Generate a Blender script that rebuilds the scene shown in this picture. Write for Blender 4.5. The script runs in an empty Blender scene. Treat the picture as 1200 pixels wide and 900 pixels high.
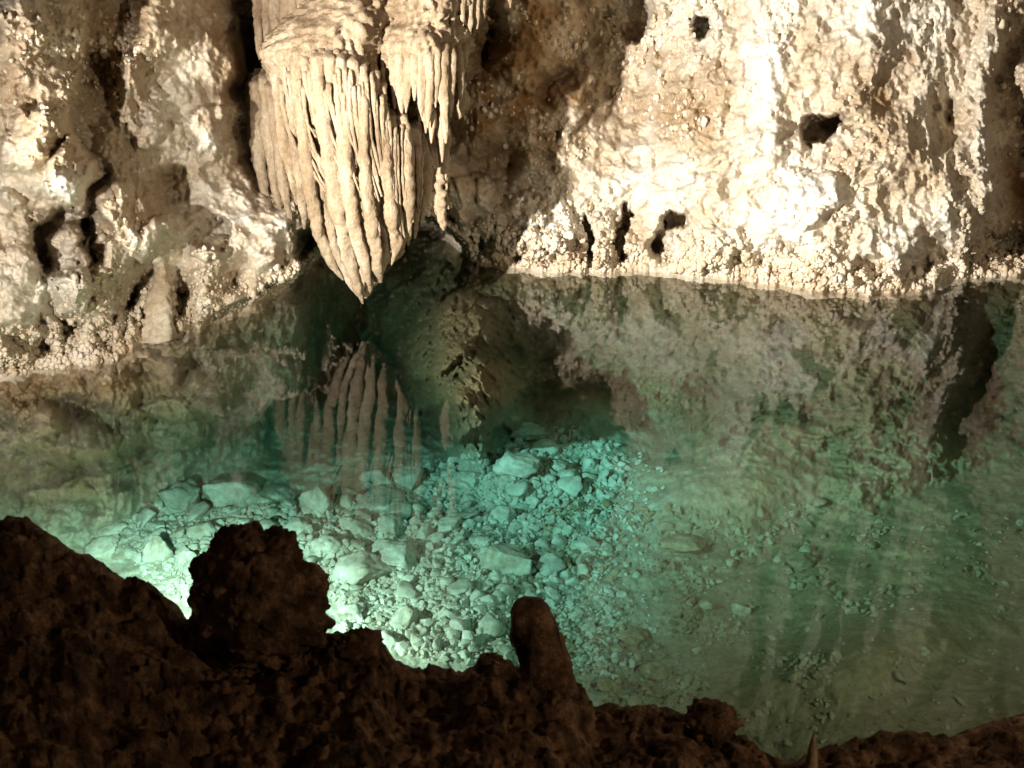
import bpy, math, random
import numpy as np

# ------------------------------------------------------------------ camera, world, lamps, exposure
SC = bpy.context.scene
COL = SC.collection
random.seed(7)
RNG = np.random.default_rng(11)
F = 1236.0                       # focal length in pixels of a 1200 x 900 frame
PITCH = math.radians(20.0)
CAM_H = 4.0                      # metres above the pool's surface (z = 0)
CP, SP = math.cos(PITCH), math.sin(PITCH)

cam_d = bpy.data.cameras.new("camera")
cam = bpy.data.objects.new("camera", cam_d)
COL.objects.link(cam)
cam.location = (0, 0, CAM_H)
cam.rotation_euler = (math.pi / 2 - PITCH, 0, 0)
cam_d.sensor_width = 36.0
cam_d.lens = F / 1200.0 * 36.0
cam_d.clip_start = 0.05
cam_d.clip_end = 300.0
cam_d.dof.use_dof = True
cam_d.dof.focus_distance = 14.0
cam_d.dof.aperture_fstop = 3.2
SC.camera = cam

world = bpy.data.worlds.new("World")
SC.world = world
world.use_nodes = True
bg = world.node_tree.nodes["Background"]
bg.inputs["Color"].default_value = (1.0, 0.66, 0.44, 1)      # the cave's dim stray light
bg.inputs["Strength"].default_value = 0.04

SC.view_settings.view_transform = 'Standard'
SC.view_settings.look = 'None'
SC.view_settings.gamma = 1.0
SC.view_settings.exposure = 0.0
SC.render.engine = 'CYCLES'
SC.cycles.use_denoising = True
SC.cycles.max_bounces = 6
SC.cycles.diffuse_bounces = 3
SC.cycles.glossy_bounces = 3
SC.cycles.transparent_max_bounces = 16
SC.cycles.volume_bounces = 0
SC.cycles.caustics_reflective = False
SC.cycles.caustics_refractive = False


def spot(name, loc, target, power, size, blend, color, radius):
    d = bpy.data.lights.new(name, 'SPOT')
    d.energy = power
    d.spot_size = math.radians(size)
    d.spot_blend = blend
    d.color = color
    d.shadow_soft_size = radius
    o = bpy.data.objects.new(name, d)
    COL.objects.link(o)
    o.location = loc
    v = [target[i] - loc[i] for i in range(3)]
    o.rotation_euler = (math.atan2(math.hypot(v[0], v[1]), -v[2]), 0, math.atan2(v[1], v[0]) - math.pi / 2)
    return o


# the cave's show lights: floodlights on the near shore, out of frame, and one lamp sunk behind the dark boulder
spot("wall_floodlight", (-5.8, 4.8, 2.9), (6.3, 16.5, 4.6), 20500, 84, 0.95, (1.0, 0.94, 0.84), 0.10)
spot("side_floodlight", (-4.7, 4.0, 2.3), (-5.2, 12.0, 1.3), 2900, 42, 0.8, (1.0, 0.93, 0.82), 0.08)
spot("far_floodlight", (4.6, 3.0, 2.8), (0.8, 13.5, 0.5), 1800, 84, 0.9, (1.0, 0.83, 0.60), 0.18)
spot("pool_lamp", (-3.6, 8.0, -0.55), (-3.6, 8.1, -2.5), 2700, 164, 0.55, (1.0, 0.63, 0.52), 0.05)
spot("trail_lamp", (5.2, 1.6, 3.0), (-0.6, 4.7, 0.6), 330, 70, 0.8, (1.0, 0.76, 0.52), 0.06)     # faint path light on the viewer's right


# ------------------------------------------------------------------ helpers: pixels, noise, meshes
def ray(px, py):
    a = (np.asarray(px, float) - 600.0) / F
    b = (450.0 - np.asarray(py, float)) / F
    return a, CP + b * SP, -SP + b * CP


def ang_tan(py):                 # tangent of the angle below the horizon of a row at the frame's middle
    return np.tan(PITCH - np.arctan((450.0 - np.asarray(py, float)) / F))


def at(px, py, Y):
    x, y, z = ray(px, py)
    t = Y / y
    return np.stack([x * t, y * t, CAM_H + z * t], -1)


_perm = np.random.default_rng(3).permutation(256).astype(np.int32)
_perm = np.concatenate([_perm, _perm, _perm])
_g = np.random.default_rng(4).normal(size=(256, 3)).astype(np.float32)
_g /= np.linalg.norm(_g, axis=1)[:, None]
_r3 = np.random.default_rng(5).random((256, 3)).astype(np.float32)


def _hash(ix, iy, iz):
    return _perm[_perm[_perm[ix & 255] + (iy & 255)] + (iz & 255)]


def perlin(P):
    P = np.asarray(P, np.float32)
    i = np.floor(P).astype(np.int32)
    f = P - i
    u = f * f * f * (f * (f * 6 - 15) + 10)
    out = np.zeros(P.shape[:-1], np.float32)
    for dx in (0, 1):
        wx = u[..., 0] if dx else 1 - u[..., 0]
        for dy in (0, 1):
            wy = u[..., 1] if dy else 1 - u[..., 1]
            for dz in (0, 1):
                wz = u[..., 2] if dz else 1 - u[..., 2]
                g = _g[_hash(i[..., 0] + dx, i[..., 1] + dy, i[..., 2] + dz)]
                d = g[..., 0] * (f[..., 0] - dx) + g[..., 1] * (f[..., 1] - dy) + g[..., 2] * (f[..., 2] - dz)
                out += wx * wy * wz * d
    return out * 1.5


def fbm(P, octaves=4, gain=0.5):
    s, a = 0.0, 1.0
    P = np.asarray(P, np.float32)
    for k in range(octaves):
        s = s + a * perlin(P * (2.03 ** k) + 17.3 * k)
        a *= gain
    return s


def worley(P):
    P = np.asarray(P, np.float32)
    i = np.floor(P).astype(np.int32)
    f = P - i
    best = np.full(P.shape[:-1], 9.0, np.float32)
    bid = np.zeros(P.shape[:-1], np.int32)
    for dx in (-1, 0, 1):
        for dy in (-1, 0, 1):
            for dz in (-1, 0, 1):
                h = _hash(i[..., 0] + dx, i[..., 1] + dy, i[..., 2] + dz)
                r = _r3[h]
                d = (r[..., 0] + dx - f[..., 0]) ** 2 + (r[..., 1] + dy - f[..., 1]) ** 2 + (r[..., 2] + dz - f[..., 2]) ** 2
                m = d < best
                best = np.where(m, d, best)
                bid = np.where(m, h, bid)
    return np.sqrt(best), bid / 255.0


def knobs(P, keep=0.0):          # rounded nodules: 1 at a knob's centre, 0 between knobs
    d, h = worley(P)
    r = 0.45 + 0.3 * h
    k = np.sqrt(np.clip(1 - (d / r) ** 2, 0, 1))
    return np.where(h >= keep, k * (0.5 + 0.5 * h), 0)


def sstep(a, b, x):
    t = np.clip((x - a) / (b - a), 0, 1)
    return t * t * (3 - 2 * t)


def mesh_np(name, V, Fa, smooth=True):
    V = np.ascontiguousarray(V, np.float32)
    Fa = np.ascontiguousarray(Fa, np.int32)
    me = bpy.data.meshes.new(name)
    n, k = Fa.shape
    me.vertices.add(len(V))
    me.vertices.foreach_set("co", V.ravel())
    me.loops.add(n * k)
    me.loops.foreach_set("vertex_index", Fa.ravel())
    me.polygons.add(n)
    me.polygons.foreach_set("loop_start", np.arange(0, n * k, k, dtype=np.int32))
    me.polygons.foreach_set("use_smooth", np.full(n, smooth))
    me.update(calc_edges=True)
    me.validate()
    return me


def link(name, me, mat=None, parent=None, loc=None):
    o = bpy.data.objects.new(name, me)
    COL.objects.link(o)
    if mat is not None and me is not None and not me.materials:
        me.materials.append(mat)
    if parent is not None:
        o.parent = parent
    if loc is not None:
        o.location = loc
    return o


def tag(o, label=None, cat=None, group=None, kind=None):
    if label:
        o["label"] = label
    if cat:
        o["category"] = cat
    if group:
        o["group"] = group
    if kind:
        o["kind"] = kind
    return o


def empty(name, loc, label, cat, group=None):
    o = bpy.data.objects.new(name, None)
    COL.objects.link(o)
    o.location = loc
    o.empty_display_size = 0.1
    return tag(o, label, cat, group)


def float_attr(me, name, vals):
    a = me.attributes.new(name, 'FLOAT', 'POINT')
    a.data.foreach_set("value", np.ascontiguousarray(vals, np.float32))


def grid_faces(nr, nc):
    i = np.arange(nr * nc).reshape(nr, nc)
    return np.stack([i[:-1, :-1], i[1:, :-1], i[1:, 1:], i[:-1, 1:]], -1).reshape(-1, 4)


def ico(sub):
    import bmesh
    bm = bmesh.new()
    bmesh.ops.create_icosphere(bm, subdivisions=sub, radius=1.0)
    V = np.array([v.co[:] for v in bm.verts])
    Fa = np.array([[v.index for v in f.verts] for f in bm.faces])
    bm.free()
    return V, Fa


ICO = {k: ico(k) for k in (1, 2, 3, 4, 6)}


# ------------------------------------------------------------------ materials
def nmat(name):
    m = bpy.data.materials.new(name)
    m.use_nodes = True
    nt = m.node_tree
    b = nt.nodes["Principled BSDF"]
    return m, nt, b


def add(nt, typ, **kw):
    n = nt.nodes.new(typ)
    for k, v in kw.items():
        if k.startswith("_"):
            n.inputs[k[1:].replace("_", " ")].default_value = v
        else:
            setattr(n, k, v)
    return n


def noise(nt, vec, scale, detail=4.0, rough=0.55):
    n = add(nt, "ShaderNodeTexNoise")
    n.inputs["Scale"].default_value = scale
    n.inputs["Detail"].default_value = detail
    n.inputs["Roughness"].default_value = rough
    nt.links.new(vec, n.inputs["Vector"])
    return n.outputs["Fac"]


def ramp(nt, fac, stops):
    r = add(nt, "ShaderNodeValToRGB")
    e = r.color_ramp.elements
    while len(e) < len(stops):
        e.new(0.5)
    for el, (p, c) in zip(e, stops):
        el.position = p
        el.color = (c[0], c[1], c[2], 1)
    nt.links.new(fac, r.inputs["Fac"])
    return r.outputs["Color"]


def mix(nt, fac, a, b, mode='MIX'):
    n = add(nt, "ShaderNodeMix", data_type='RGBA', blend_type=mode)
    for sock, v in ((n.inputs[0], fac), (n.inputs[6], a), (n.inputs[7], b)):
        if hasattr(v, "links"):
            nt.links.new(v, sock)
        elif isinstance(v, (int, float)):
            sock.default_value = v
        else:
            sock.default_value = (v[0], v[1], v[2], 1)
    return n.outputs[2]


def rock_material(name, stops, scale, grain, bump, attrs=(), rough=0.82, spec=0.15, streak=0.0, bdist=0.03):
    m, nt, b = nmat(name)
    geo = add(nt, "ShaderNodeNewGeometry")
    pos = geo.outputs["Position"]
    c = ramp(nt, noise(nt, pos, scale, 6.0, 0.62), stops)
    for at_name, colr in attrs:
        a = add(nt, "ShaderNodeAttribute", attribute_name=at_name)
        c = mix(nt, a.outputs["Fac"], c, colr)
    g = noise(nt, pos, grain, 5.0, 0.7)
    gr = ramp(nt, g, [(0.25, (0.62, 0.60, 0.58)), (0.7, (1.12, 1.12, 1.12))])
    c = mix(nt, 1.0, c, gr, 'MULTIPLY')
    if streak:
        mp = add(nt, "ShaderNodeMapping")
        mp.inputs["Scale"].default_value = (9, 9, 0.7)
        nt.links.new(pos, mp.inputs["Vector"])
        s = ramp(nt, noise(nt, mp.outputs["Vector"], 1.3, 5.0, 0.6), [(0.35, (0.72, 0.64, 0.52)), (0.65, (1.08, 1.08, 1.08))])
        c = mix(nt, streak, c, mix(nt, 1.0, c, s, 'MULTIPLY'))
    nt.links.new(c, b.inputs["Base Color"])
    b.inputs["Roughness"].default_value = rough
    b.inputs["Specular IOR Level"].default_value = spec
    bp = add(nt, "ShaderNodeBump")
    bp.inputs["Strength"].default_value = bump
    bp.inputs["Distance"].default_value = bdist
    nt.links.new(noise(nt, pos, grain * 0.9, 6.0, 0.72), bp.inputs["Height"])
    nt.links.new(bp.outputs["Normal"], b.inputs["Normal"])
    return m


M = {}
M['wall'] = rock_material("cave_limestone", [(0.3, (0.44, 0.33, 0.21)), (0.5, (0.57, 0.475, 0.35)), (0.68, (0.74, 0.675, 0.57))],
                          0.9, 16, 0.55, (("stain", (0.27, 0.16, 0.07)), ("pale", (0.84, 0.81, 0.74))))
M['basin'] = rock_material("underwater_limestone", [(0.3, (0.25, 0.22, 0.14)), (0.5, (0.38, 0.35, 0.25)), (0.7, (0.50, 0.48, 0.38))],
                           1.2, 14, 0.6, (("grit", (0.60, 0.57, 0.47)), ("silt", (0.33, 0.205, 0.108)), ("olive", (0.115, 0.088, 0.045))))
M['popcorn'] = rock_material("cave_popcorn_crust", [(0.3, (0.55, 0.42, 0.28)), (0.5, (0.72, 0.62, 0.48)), (0.7, (0.84, 0.79, 0.70))], 2.2, 26, 0.4)
M['drape'] = rock_material("flowstone_calcite", [(0.3, (0.25, 0.18, 0.118)), (0.5, (0.41, 0.32, 0.225)), (0.7, (0.55, 0.46, 0.355))],
                           1.1, 24, 0.9, rough=0.62, spec=0.25, streak=0.8, bdist=0.04)
M['white'] = rock_material("white_calcite", [(0.3, (0.70, 0.62, 0.50)), (0.6, (0.84, 0.80, 0.72))], 3.0, 24, 0.35)
M['rubble'] = rock_material("pool_rubble_stone", [(0.3, (0.33, 0.29, 0.21)), (0.45, (0.52, 0.49, 0.40)), (0.68, (0.72, 0.70, 0.62))], 3.4, 16, 0.45)
M['silted'] = rock_material("silted_pool_stone", [(0.3, (0.24, 0.165, 0.09)), (0.5, (0.36, 0.265, 0.16)), (0.7, (0.49, 0.39, 0.27))], 2.0, 16, 0.45)
M['bank'] = rock_material("dark_cave_earth", [(0.32, (0.03, 0.017, 0.010)), (0.5, (0.15, 0.085, 0.045)), (0.66, (0.38, 0.23, 0.13))], 7.5, 60, 1.0, bdist=0.03)

# water: clear surface that mirrors by the angle of view, tinted by the depth it fills
m = bpy.data.materials.new("clear_pool_water")
m.use_nodes = True
nt = m.node_tree
nt.nodes.clear()
out = add(nt, "ShaderNodeOutputMaterial")
geo = add(nt, "ShaderNodeNewGeometry")
dot = add(nt, "ShaderNodeVectorMath", operation='DOT_PRODUCT')
nt.links.new(geo.outputs["Normal"], dot.inputs[0])
nt.links.new(geo.outputs["Incoming"], dot.inputs[1])


def mth(op, a, b=None):
    n = add(nt, "ShaderNodeMath", operation=op)
    for i, v in enumerate((a, b)):
        if v is None:
            continue
        if isinstance(v, (int, float)):
            n.inputs[i].default_value = v
        else:
            nt.links.new(v, n.inputs[i])
    return n.outputs[0]


fres = mth('ADD', mth('MULTIPLY', mth('POWER', mth('SUBTRACT', 1.0, mth('ABSOLUTE', dot.outputs["Value"])), 5.5), 0.98), 0.02)
tr = add(nt, "ShaderNodeBsdfTransparent")
gl = add(nt, "ShaderNodeBsdfGlossy")
gl.inputs["Roughness"].default_value = 0.02
wb = add(nt, "ShaderNodeBump")
wb.inputs["Strength"].default_value = 0.008
wb.inputs["Distance"].default_value = 0.01
nt.links.new(noise(nt, geo.outputs["Position"], 2.4, 2.0), wb.inputs["Height"])
nt.links.new(wb.outputs["Normal"], gl.inputs["Normal"])
mx = add(nt, "ShaderNodeMixShader")
nt.links.new(fres, mx.inputs[0])
nt.links.new(tr.outputs[0], mx.inputs[1])
nt.links.new(gl.outputs[0], mx.inputs[2])
nt.links.new(mx.outputs[0], out.inputs["Surface"])
va = add(nt, "ShaderNodeVolumeAbsorption")
SIG = (0.205, 0.058, 0.060)
va.inputs["Density"].default_value = 0.5
va.inputs["Color"].default_value = tuple(1 - s / 0.5 for s in SIG) + (1,)
nt.links.new(va.outputs[0], out.inputs["Volume"])
M['water'] = m

# ------------------------------------------------------------------ the cave's shell: wall and pool basin as one relief
SHORE = np.array([(-400, 452), (-100, 446), (0, 440), (60, 433), (130, 424), (165, 402), (210, 391), (250, 376), (300, 356), (345, 332), (375, 300),
                  (420, 275), (470, 264), (505, 264), (535, 285), (560, 306), (620, 318), (760, 319), (850, 326), (950, 339), (1020, 346),
                  (1080, 338), (1120, 328), (1200, 321), (1350, 330), (1600, 330)], float)

# lumps and hollows in the rock: (centre x, y, radius x, y, turn in degrees, metres towards the pool, profile)
FEAT = [
    # left wall
    (30, 60, 75, 150, 8, 0.95, 'dome'), (45, 190, 60, 70, 0, 0.7, 'dome'), (15, 30, 45, 70, 0, 0.35, 'dome'), (60, 120, 40, 60, 0, 0.25, 'dome'),
    (80, 205, 36, 44, 0, 0.85, 'dome'), (0, 330, 55, 120, 0, 0.75, 'dome'), (150, 265, 42, 60, 20, 0.7, 'dome'),
    (135, 40, 34, 90, 8, -0.5, 'hole'), (112, 150, 30, 70, 12, -0.25, 'gauss'), (118, 210, 24, 40, 0, -0.2, 'gauss'),
    (178, 70, 40, 110, 0, 0.45, 'gauss'), (185, 20, 35, 50, 0, 0.35, 'dome'), (165, 120, 35, 60, 0, 0.35, 'dome'), (165, 180, 50, 60, 0, 0.30, 'dome'),
    (72, 282, 30, 46, 8, -0.9, 'hole'), (112, 272, 24, 34, 0, -0.9, 'hole'), (86, 322, 30, 60, 0, 0.85, 'dome'), (78, 280, 16, 30, 0, 0.4, 'gauss'), (70, 355, 26, 40, 0, 0.4, 'dome'), (115, 345, 30, 45, 0, 0.5, 'dome'),
    (196, 218, 26, 32, 0, -0.6, 'gauss'), (184, 98, 16, 34, 30, -0.45, 'gauss'), (240, 276, 26, 22, 0, -0.5, 'hole'), (238, 290, 22, 20, 0, 0.35, 'dome'),
    (190, 275, 50, 26, -25, 0.45, 'dome'), (250, 110, 45, 120, 4, 0.25, 'gauss'), (245, 155, 26, 36, 0, 0.3, 'dome'),
    (292, 60, 22, 120, -4, -1.5, 'gauss'), (300, 150, 16, 60, -8, -0.7, 'gauss'),
    (158, 348, 14, 30, 18, -0.7, 'gauss'), (212, 345, 20, 40, 0, -0.5, 'gauss'), (360, 285, 24, 26, 0, -1.2, 'hole'),
    (75, 372, 16, 34, -20, -0.5, 'gauss'), (320, 300, 40, 30, 0, 0.2, 'gauss'), (275, 320, 30, 22, 0, -0.35, 'gauss'),
    # behind the drapery and the brown fold right of it
    (630, 40, 60, 70, 35, 0.9, 'dome'), (600, 20, 55, 60, 20, 0.5, 'gauss'), (573, 55, 22, 42, 0, -1.0, 'gauss'), (655, 85, 26, 60, 38, -0.6, 'gauss'),
    (580, 190, 40, 30, -25, -0.6, 'gauss'), (548, 230, 34, 34, 0, 0.5, 'dome'), (640, 180, 60, 60, 0, 0.25, 'gauss'),
    # right wall
    (738, 25, 26, 34, -20, -1.1, 'hole'), (822, 32, 10, 15, 0, -0.9, 'hole'), (963, 152, 22, 18, -12, -1.4, 'hole'), (985, 150, 30, 12, 10, -0.5, 'gauss'),
    (895, 60, 40, 150, 6, 0.35, 'gauss'), (905, 180, 34, 70, -6, 0.4, 'gauss'), (945, 225, 50, 40, 0, 0.45, 'dome'), (935, 265, 70, 40, 0, 0.35, 'gauss'),
    (1045, 95, 34, 46, 18, -0.45, 'gauss'), (1105, 125, 24, 20, 0, -0.55, 'gauss'), (1080, 190, 50, 40, 0, 0.35, 'gauss'),
    (1150, 150, 34, 150, 4, 0.55, 'gauss'), (1130, 240, 30, 50, 0, 0.4, 'dome'), (1185, 200, 34, 130, 0, -0.8, 'hole'), (1165, 40, 22, 60, 0, 0.4, 'gauss'),
    (1190, 20, 40, 40, 0, 0.3, 'dome'), (1190, 60, 22, 40, 25, -0.5, 'gauss'), (1095, 300, 26, 20, 20, -0.45, 'gauss'), (1150, 300, 30, 22, 0, -0.5, 'gauss'),
    (690, 290, 7, 34, 0, -0.7, 'hole'), (735, 278, 6, 34, 0, -0.7, 'hole'), (784, 264, 20, 13, -8, -1.1, 'hole'), (770, 285, 8, 20, 0, -0.5, 'hole'),
    (700, 215, 80, 60, 0, 0.35, 'gauss'), (620, 265, 60, 40, 0, 0.4, 'dome'), (810, 215, 60, 50, 0, 0.3, 'gauss'), (740, 120, 60, 60, 0, -0.3, 'gauss'),
    (830, 100, 60, 80, 0, 0.3, 'gauss'), (660, 290, 26, 30, 0, 0.3, 'dome'), (712, 285, 18, 36, 0, 0.35, 'dome'), (840, 295, 50, 30, 0, 0.25, 'dome'),
    # above the frame: hanging curtains seen only as reflections
    (1010, -190, 20, 120, 3, 1.0, 'dome'), (1058, -230, 15, 160, -2, 1.1, 'dome'), (1105, -225, 20, 150, 2, 1.2, 'dome'), (1150, -200, 18, 150, 0, 1.2, 'dome'),
    (1200, -140, 40, 150, 5, 1.5, 'dome'), (1082, -220, 12, 180, 0, -1.2, 'gauss'), (1130, -220, 12, 190, 0, -1.2, 'gauss'), (1034, -220, 12, 180, 0, -1.0, 'gauss'),
    (1175, -220, 10, 160, 0, -1.2, 'gauss'), (985, -220, 16, 180, 0, -0.8, 'gauss'), (1250, -250, 30, 180, 0, 1.0, 'dome'), (960, -260, 24, 140, 0, 0.7, 'dome'),
    (700, -190, 90, 130, 0, 0.6, 'gauss'), (850, -230, 70, 110, 0, -0.5, 'gauss'), (100, -190, 90, 150, 0, 0.7, 'gauss'), (250, -160, 60, 140, 0, -0.5, 'gauss'),
    # under water, left: rounded olive boulders fused to the wall
    (60, 535, 95, 62, 5, 0.9, 'dome'), (185, 455, 80, 40, 10, 0.65, 'dome'), (285, 455, 75, 48, 0, 0.75, 'dome'), (95, 482, 34, 20, 0, -0.6, 'gauss'),
    (165, 440, 30, 16, 0, -0.5, 'gauss'), (200, 500, 80, 34, -10, 0.5, 'dome'), (350, 400, 60, 60, 0, 0.5, 'gauss'), (120, 580, 60, 40, 0, 0.5, 'gauss'),
    (340, 470, 40, 50, 0, 0.4, 'dome'), (330, 572, 46, 18, 0, -0.9, 'gauss'),
    # under water, middle: the rough buttress below the drapery and its cave
    (550, 430, 85, 100, -24, 1.5, 'dome'), (500, 370, 70, 80, 0, 0.8, 'dome'), (585, 470, 50, 50, 0, 0.8, 'dome'), (615, 420, 24, 40, -20, -0.6, 'gauss'),
    (445, 500, 60, 60, 0, 0.6, 'dome'), (620, 480, 40, 16, -30, -0.8, 'gauss'), (515, 500, 20, 30, 0, -0.7, 'gauss'),
    # under water, right
    (820, 455, 40, 20, 0, -0.5, 'gauss'), (1150, 420, 40, 90, 0, -1.0, 'gauss'), (1000, 440, 60, 60, 0, 0.4, 'gauss'),
    (720, 390, 60, 50, 0, 0.4, 'gauss'), (880, 400, 60, 50, 0, 0.35, 'gauss'), (1070, 470, 50, 60, 0, 0.4, 'gauss'), (950, 540, 60, 30, 0, -0.4, 'gauss'),
]
STAIN = [(600, 40, 60, 80, 20, 0.9), (640, 130, 70, 110, 30, 0.75), (265, 80, 40, 140, 3, 0.55), (20, 60, 30, 60, 0, 0.5), (1185, 200, 50, 160, 0, 0.6),
         (88, 300, 40, 60, 0, 0.4), (760, 125, 110, 70, 0, 0.5), (1000, 60, 70, 70, 0, 0.35), (860, 200, 70, 40, 0, 0.3), (1040, 90, 30, 60, 0, 0.4), (1000, 175, 90, 40, 0, 0.3), (190, 215, 40, 40, 0, 0.4),
         (140, 60, 40, 120, 0, 0.5), (300, 190, 30, 120, 0, 0.5), (580, 150, 50, 90, 0, 0.7), (830, 60, 40, 60, 0, 0.15)]
PALE = [(60, 330, 70, 50, 0, 0.7), (120, 380, 80, 40, 0, 0.6), (250, 250, 60, 50, 0, 0.6), (300, 280, 60, 40, 0, 0.6), (200, 150, 40, 60, 0, 0.5), (1110, -210, 140, 170, 0, 0.9), (930, 230, 90, 70, 0, 0.9), (895, 80, 30, 170, 4, 0.9), (920, 285, 80, 34, 0, 0.9), (640, 260, 90, 60, 0, 0.7), (1150, 200, 24, 150, 0, 0.5),  # first entries paint the left wall lighter where the floodlights miss it
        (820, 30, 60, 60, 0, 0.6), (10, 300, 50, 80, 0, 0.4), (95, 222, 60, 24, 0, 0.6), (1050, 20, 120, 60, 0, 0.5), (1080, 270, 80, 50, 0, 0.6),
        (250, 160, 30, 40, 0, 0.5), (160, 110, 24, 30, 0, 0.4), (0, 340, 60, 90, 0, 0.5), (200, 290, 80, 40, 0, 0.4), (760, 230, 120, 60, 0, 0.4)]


def ell(PX, PY, cx, cy, rx, ry, rot):
    a = math.radians(rot)
    dx, dy = PX - cx, PY - cy
    u = (dx * math.cos(a) + dy * math.sin(a)) / rx
    v = (-dx * math.sin(a) + dy * math.cos(a)) / ry
    return u * u + v * v


def shell(PX, PY, detail=True):
    """World points of the rock surface met by the rays of the pixels (PX, PY), and the masks its materials use."""
    PX = np.asarray(PX, float)
    PY = np.asarray(PY, float)
    rx_, ry_, rz_ = ray(PX, PY)
    ys = np.interp(PX, SHORE[:, 0], SHORE[:, 1])
    q1 = np.stack([PX / 26.0, 0 * PX, 0 * PX + 3.3], -1)
    Dsh = CAM_H / ang_tan(ys)
    Dsm = np.interp(PX, SHORE[:, 0], CAM_H / ang_tan(np.convolve(np.pad(SHORE[:, 1], 2, mode='edge'), [.1, .2, .4, .2, .1], 'valid')))
    recess = np.exp(-((PX - 480) / 75.0) ** 2)
    # height a vertical wall at the shore would have on this ray
    h = CAM_H + rz_ / ry_ * Dsh
    hp = np.clip(h, 0, None)
    cap = np.interp(PX, [150, 200, 250, 300, 345, 375, 420, 505, 560], [13, 12.9, 13.0, 13.4, 13.9, 14.4, 15.4, 16.2, 17])
    Dab = Dsh + (np.minimum(Dsh, cap) - Dsh) * sstep(2, 13, ys - PY) * (1 - 0.9 * sstep(0.9, 2.0, hp))        # the wall's foot is undercut beside the drapery
    lean = (0.30 + 0.30 * np.exp(-((PX - 690) / 105.0) ** 2)) * np.minimum(hp, 4.5) - 0.9 * recess * np.minimum(hp, 3.0) / 3.0 * 2.2 - 0.18 * np.clip(hp - 4.5, 0, None)
    D = np.where(h > 0, Dab + lean, Dsh - (0.10 + 1.0 * sstep(640, 900, PX) + 1.5 * np.exp(-((PX - 525) / 75.0) ** 2)) * np.clip(-h, 0, 3))
    # warped pixel coordinates give the lumps uneven outlines
    Q = np.stack([PX / 60.0, PY / 60.0, np.full_like(PX, 1.7)], -1)
    wx = fbm(Q, 5, 0.6) * 14
    wy = fbm(Q + 31.7, 5, 0.6) * 14
    X2, Y2 = PX + wx, PY + wy
    dd = np.zeros_like(PX)
    for cx, cy, rx, ry, rot, amp, kind in FEAT:
        r2 = ell(X2, Y2, cx, cy, rx, ry, rot)
        if kind == 'dome':
            dd += amp * np.sqrt(np.clip(1 - r2, 0, 1)) * sstep(1.0, 0.72, r2)
        elif kind == 'hole':
            dd += amp * sstep(1.05, 0.45, r2)
        else:
            dd += amp * np.exp(-1.6 * r2)
    P0 = np.stack([rx_ * D / ry_, D, h], -1)
    under = h < 0
    near_shore = np.exp(-((PY - ys + 22) / 34.0) ** 2)
    pop = np.clip(0.28 - 0.10 * sstep(420, 280, PX) + 1.15 * fbm(P0 * 0.7 + 5.0, 4) + 0.8 * near_shore, 0.04, 1) * np.where(under, 0.35 + 1.1 * np.exp(-1.2 * ell(PX, PY, 550, 420, 80, 90, 0)), 1)
    if detail:
        soft = 1 - 0.25 * sstep(430, 280, PX) * (~under)
        dd += 0.30 * fbm(P0 * 0.8, 4, 0.45) + soft * 0.13 * (1 - np.abs(fbm(P0 * 1.9 + 9, 4)) * 2.2)
        dd += soft * 0.085 * fbm(P0 * 4.5 + 3, 4, 0.6)
        k1 = knobs(P0 * 4.6 + 0.3 * fbm(P0 * 5, 2)[..., None], 0.25)
        k2 = knobs(P0 * 10.5 + 4.0, 0.15)
        k3 = knobs(P0 * 21.0 + 9.0, 0.1)
        dd += pop * (0.05 * k1 + 0.065 * k2 + 0.040 * k3) + (1 - pop) * 0.012 * k2
        dd -= 0.55 * near_shore * np.clip(fbm(P0 * 2.4 + 40, 3) * 1.6, 0, 1) * (~under)
    ms = np.exp(-((PY - ys) / 9.0) ** 2)
    dd = np.where(dd < 0, dd * (1 - ms), dd * (1 - 0.7 * ms))
    dd += 0.17 * ms * fbm(q1, 4, 0.65)          # an uneven waterline
    D = D - dd
    tw = D / ry_
    # pool floor
    zf = -2.15 + 0.6 * sstep(720, 1250, PX) + 0.45 * sstep(140, -150, PX) + 0.35 * sstep(740, 900, PY)
    zf = zf + 0.55 * np.exp(-1.5 * ell(PX, PY, 860, 560, 150, 60, -8)) + 0.35 * np.exp(-1.5 * ell(PX, PY, 1010, 770, 140, 50, -20)) \
        + 0.3 * np.exp(-1.5 * ell(PX, PY, 600, 555, 70, 34, 0)) + 0.55 * np.exp(-1.3 * ell(PX, PY, 690, 480, 80, 50, 25))
    tf = np.where(rz_ < -0.02, (zf - CAM_H) / np.minimum(rz_, -0.02), 1e3)
    tf = np.minimum(tf, 60)
    Pf = np.stack([rx_ * tf, ry_ * tf, zf], -1)
    if detail:
        rub = np.exp(-1.1 * np.maximum(0, ell(PX, PY, 430, 660, 300, 150, 0) - 0.5))
        bump = 0.10 * fbm(Pf * 0.9 + 2, 4) + 0.018 * fbm(Pf * 5 + 2, 4, 0.6)
        bump += (0.25 + 0.75 * rub) * (0.05 * knobs(Pf * 3.2 + 1, 0.3) + 0.03 * knobs(Pf * 7.5 + 8, 0.2) + 0.015 * knobs(Pf * 17, 0.2))
        tf = tf - bump / np.maximum(np.abs(rz_), 0.25) * 0.8
    k = 0.22
    m_ = np.minimum(tw, tf)
    t = m_ - k * np.log(np.exp(-(tw - m_) / k) + np.exp(-(tf - m_) / k))
    P = np.stack([rx_ * t, ry_ * t, CAM_H + rz_ * t], -1)
    st = np.zeros_like(PX)
    pl = np.zeros_like(PX)
    for cx, cy, rx, ry, rot, a in STAIN:
        st = np.maximum(st, a * np.exp(-1.2 * ell(X2, Y2, cx, cy, rx, ry, rot)))
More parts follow.
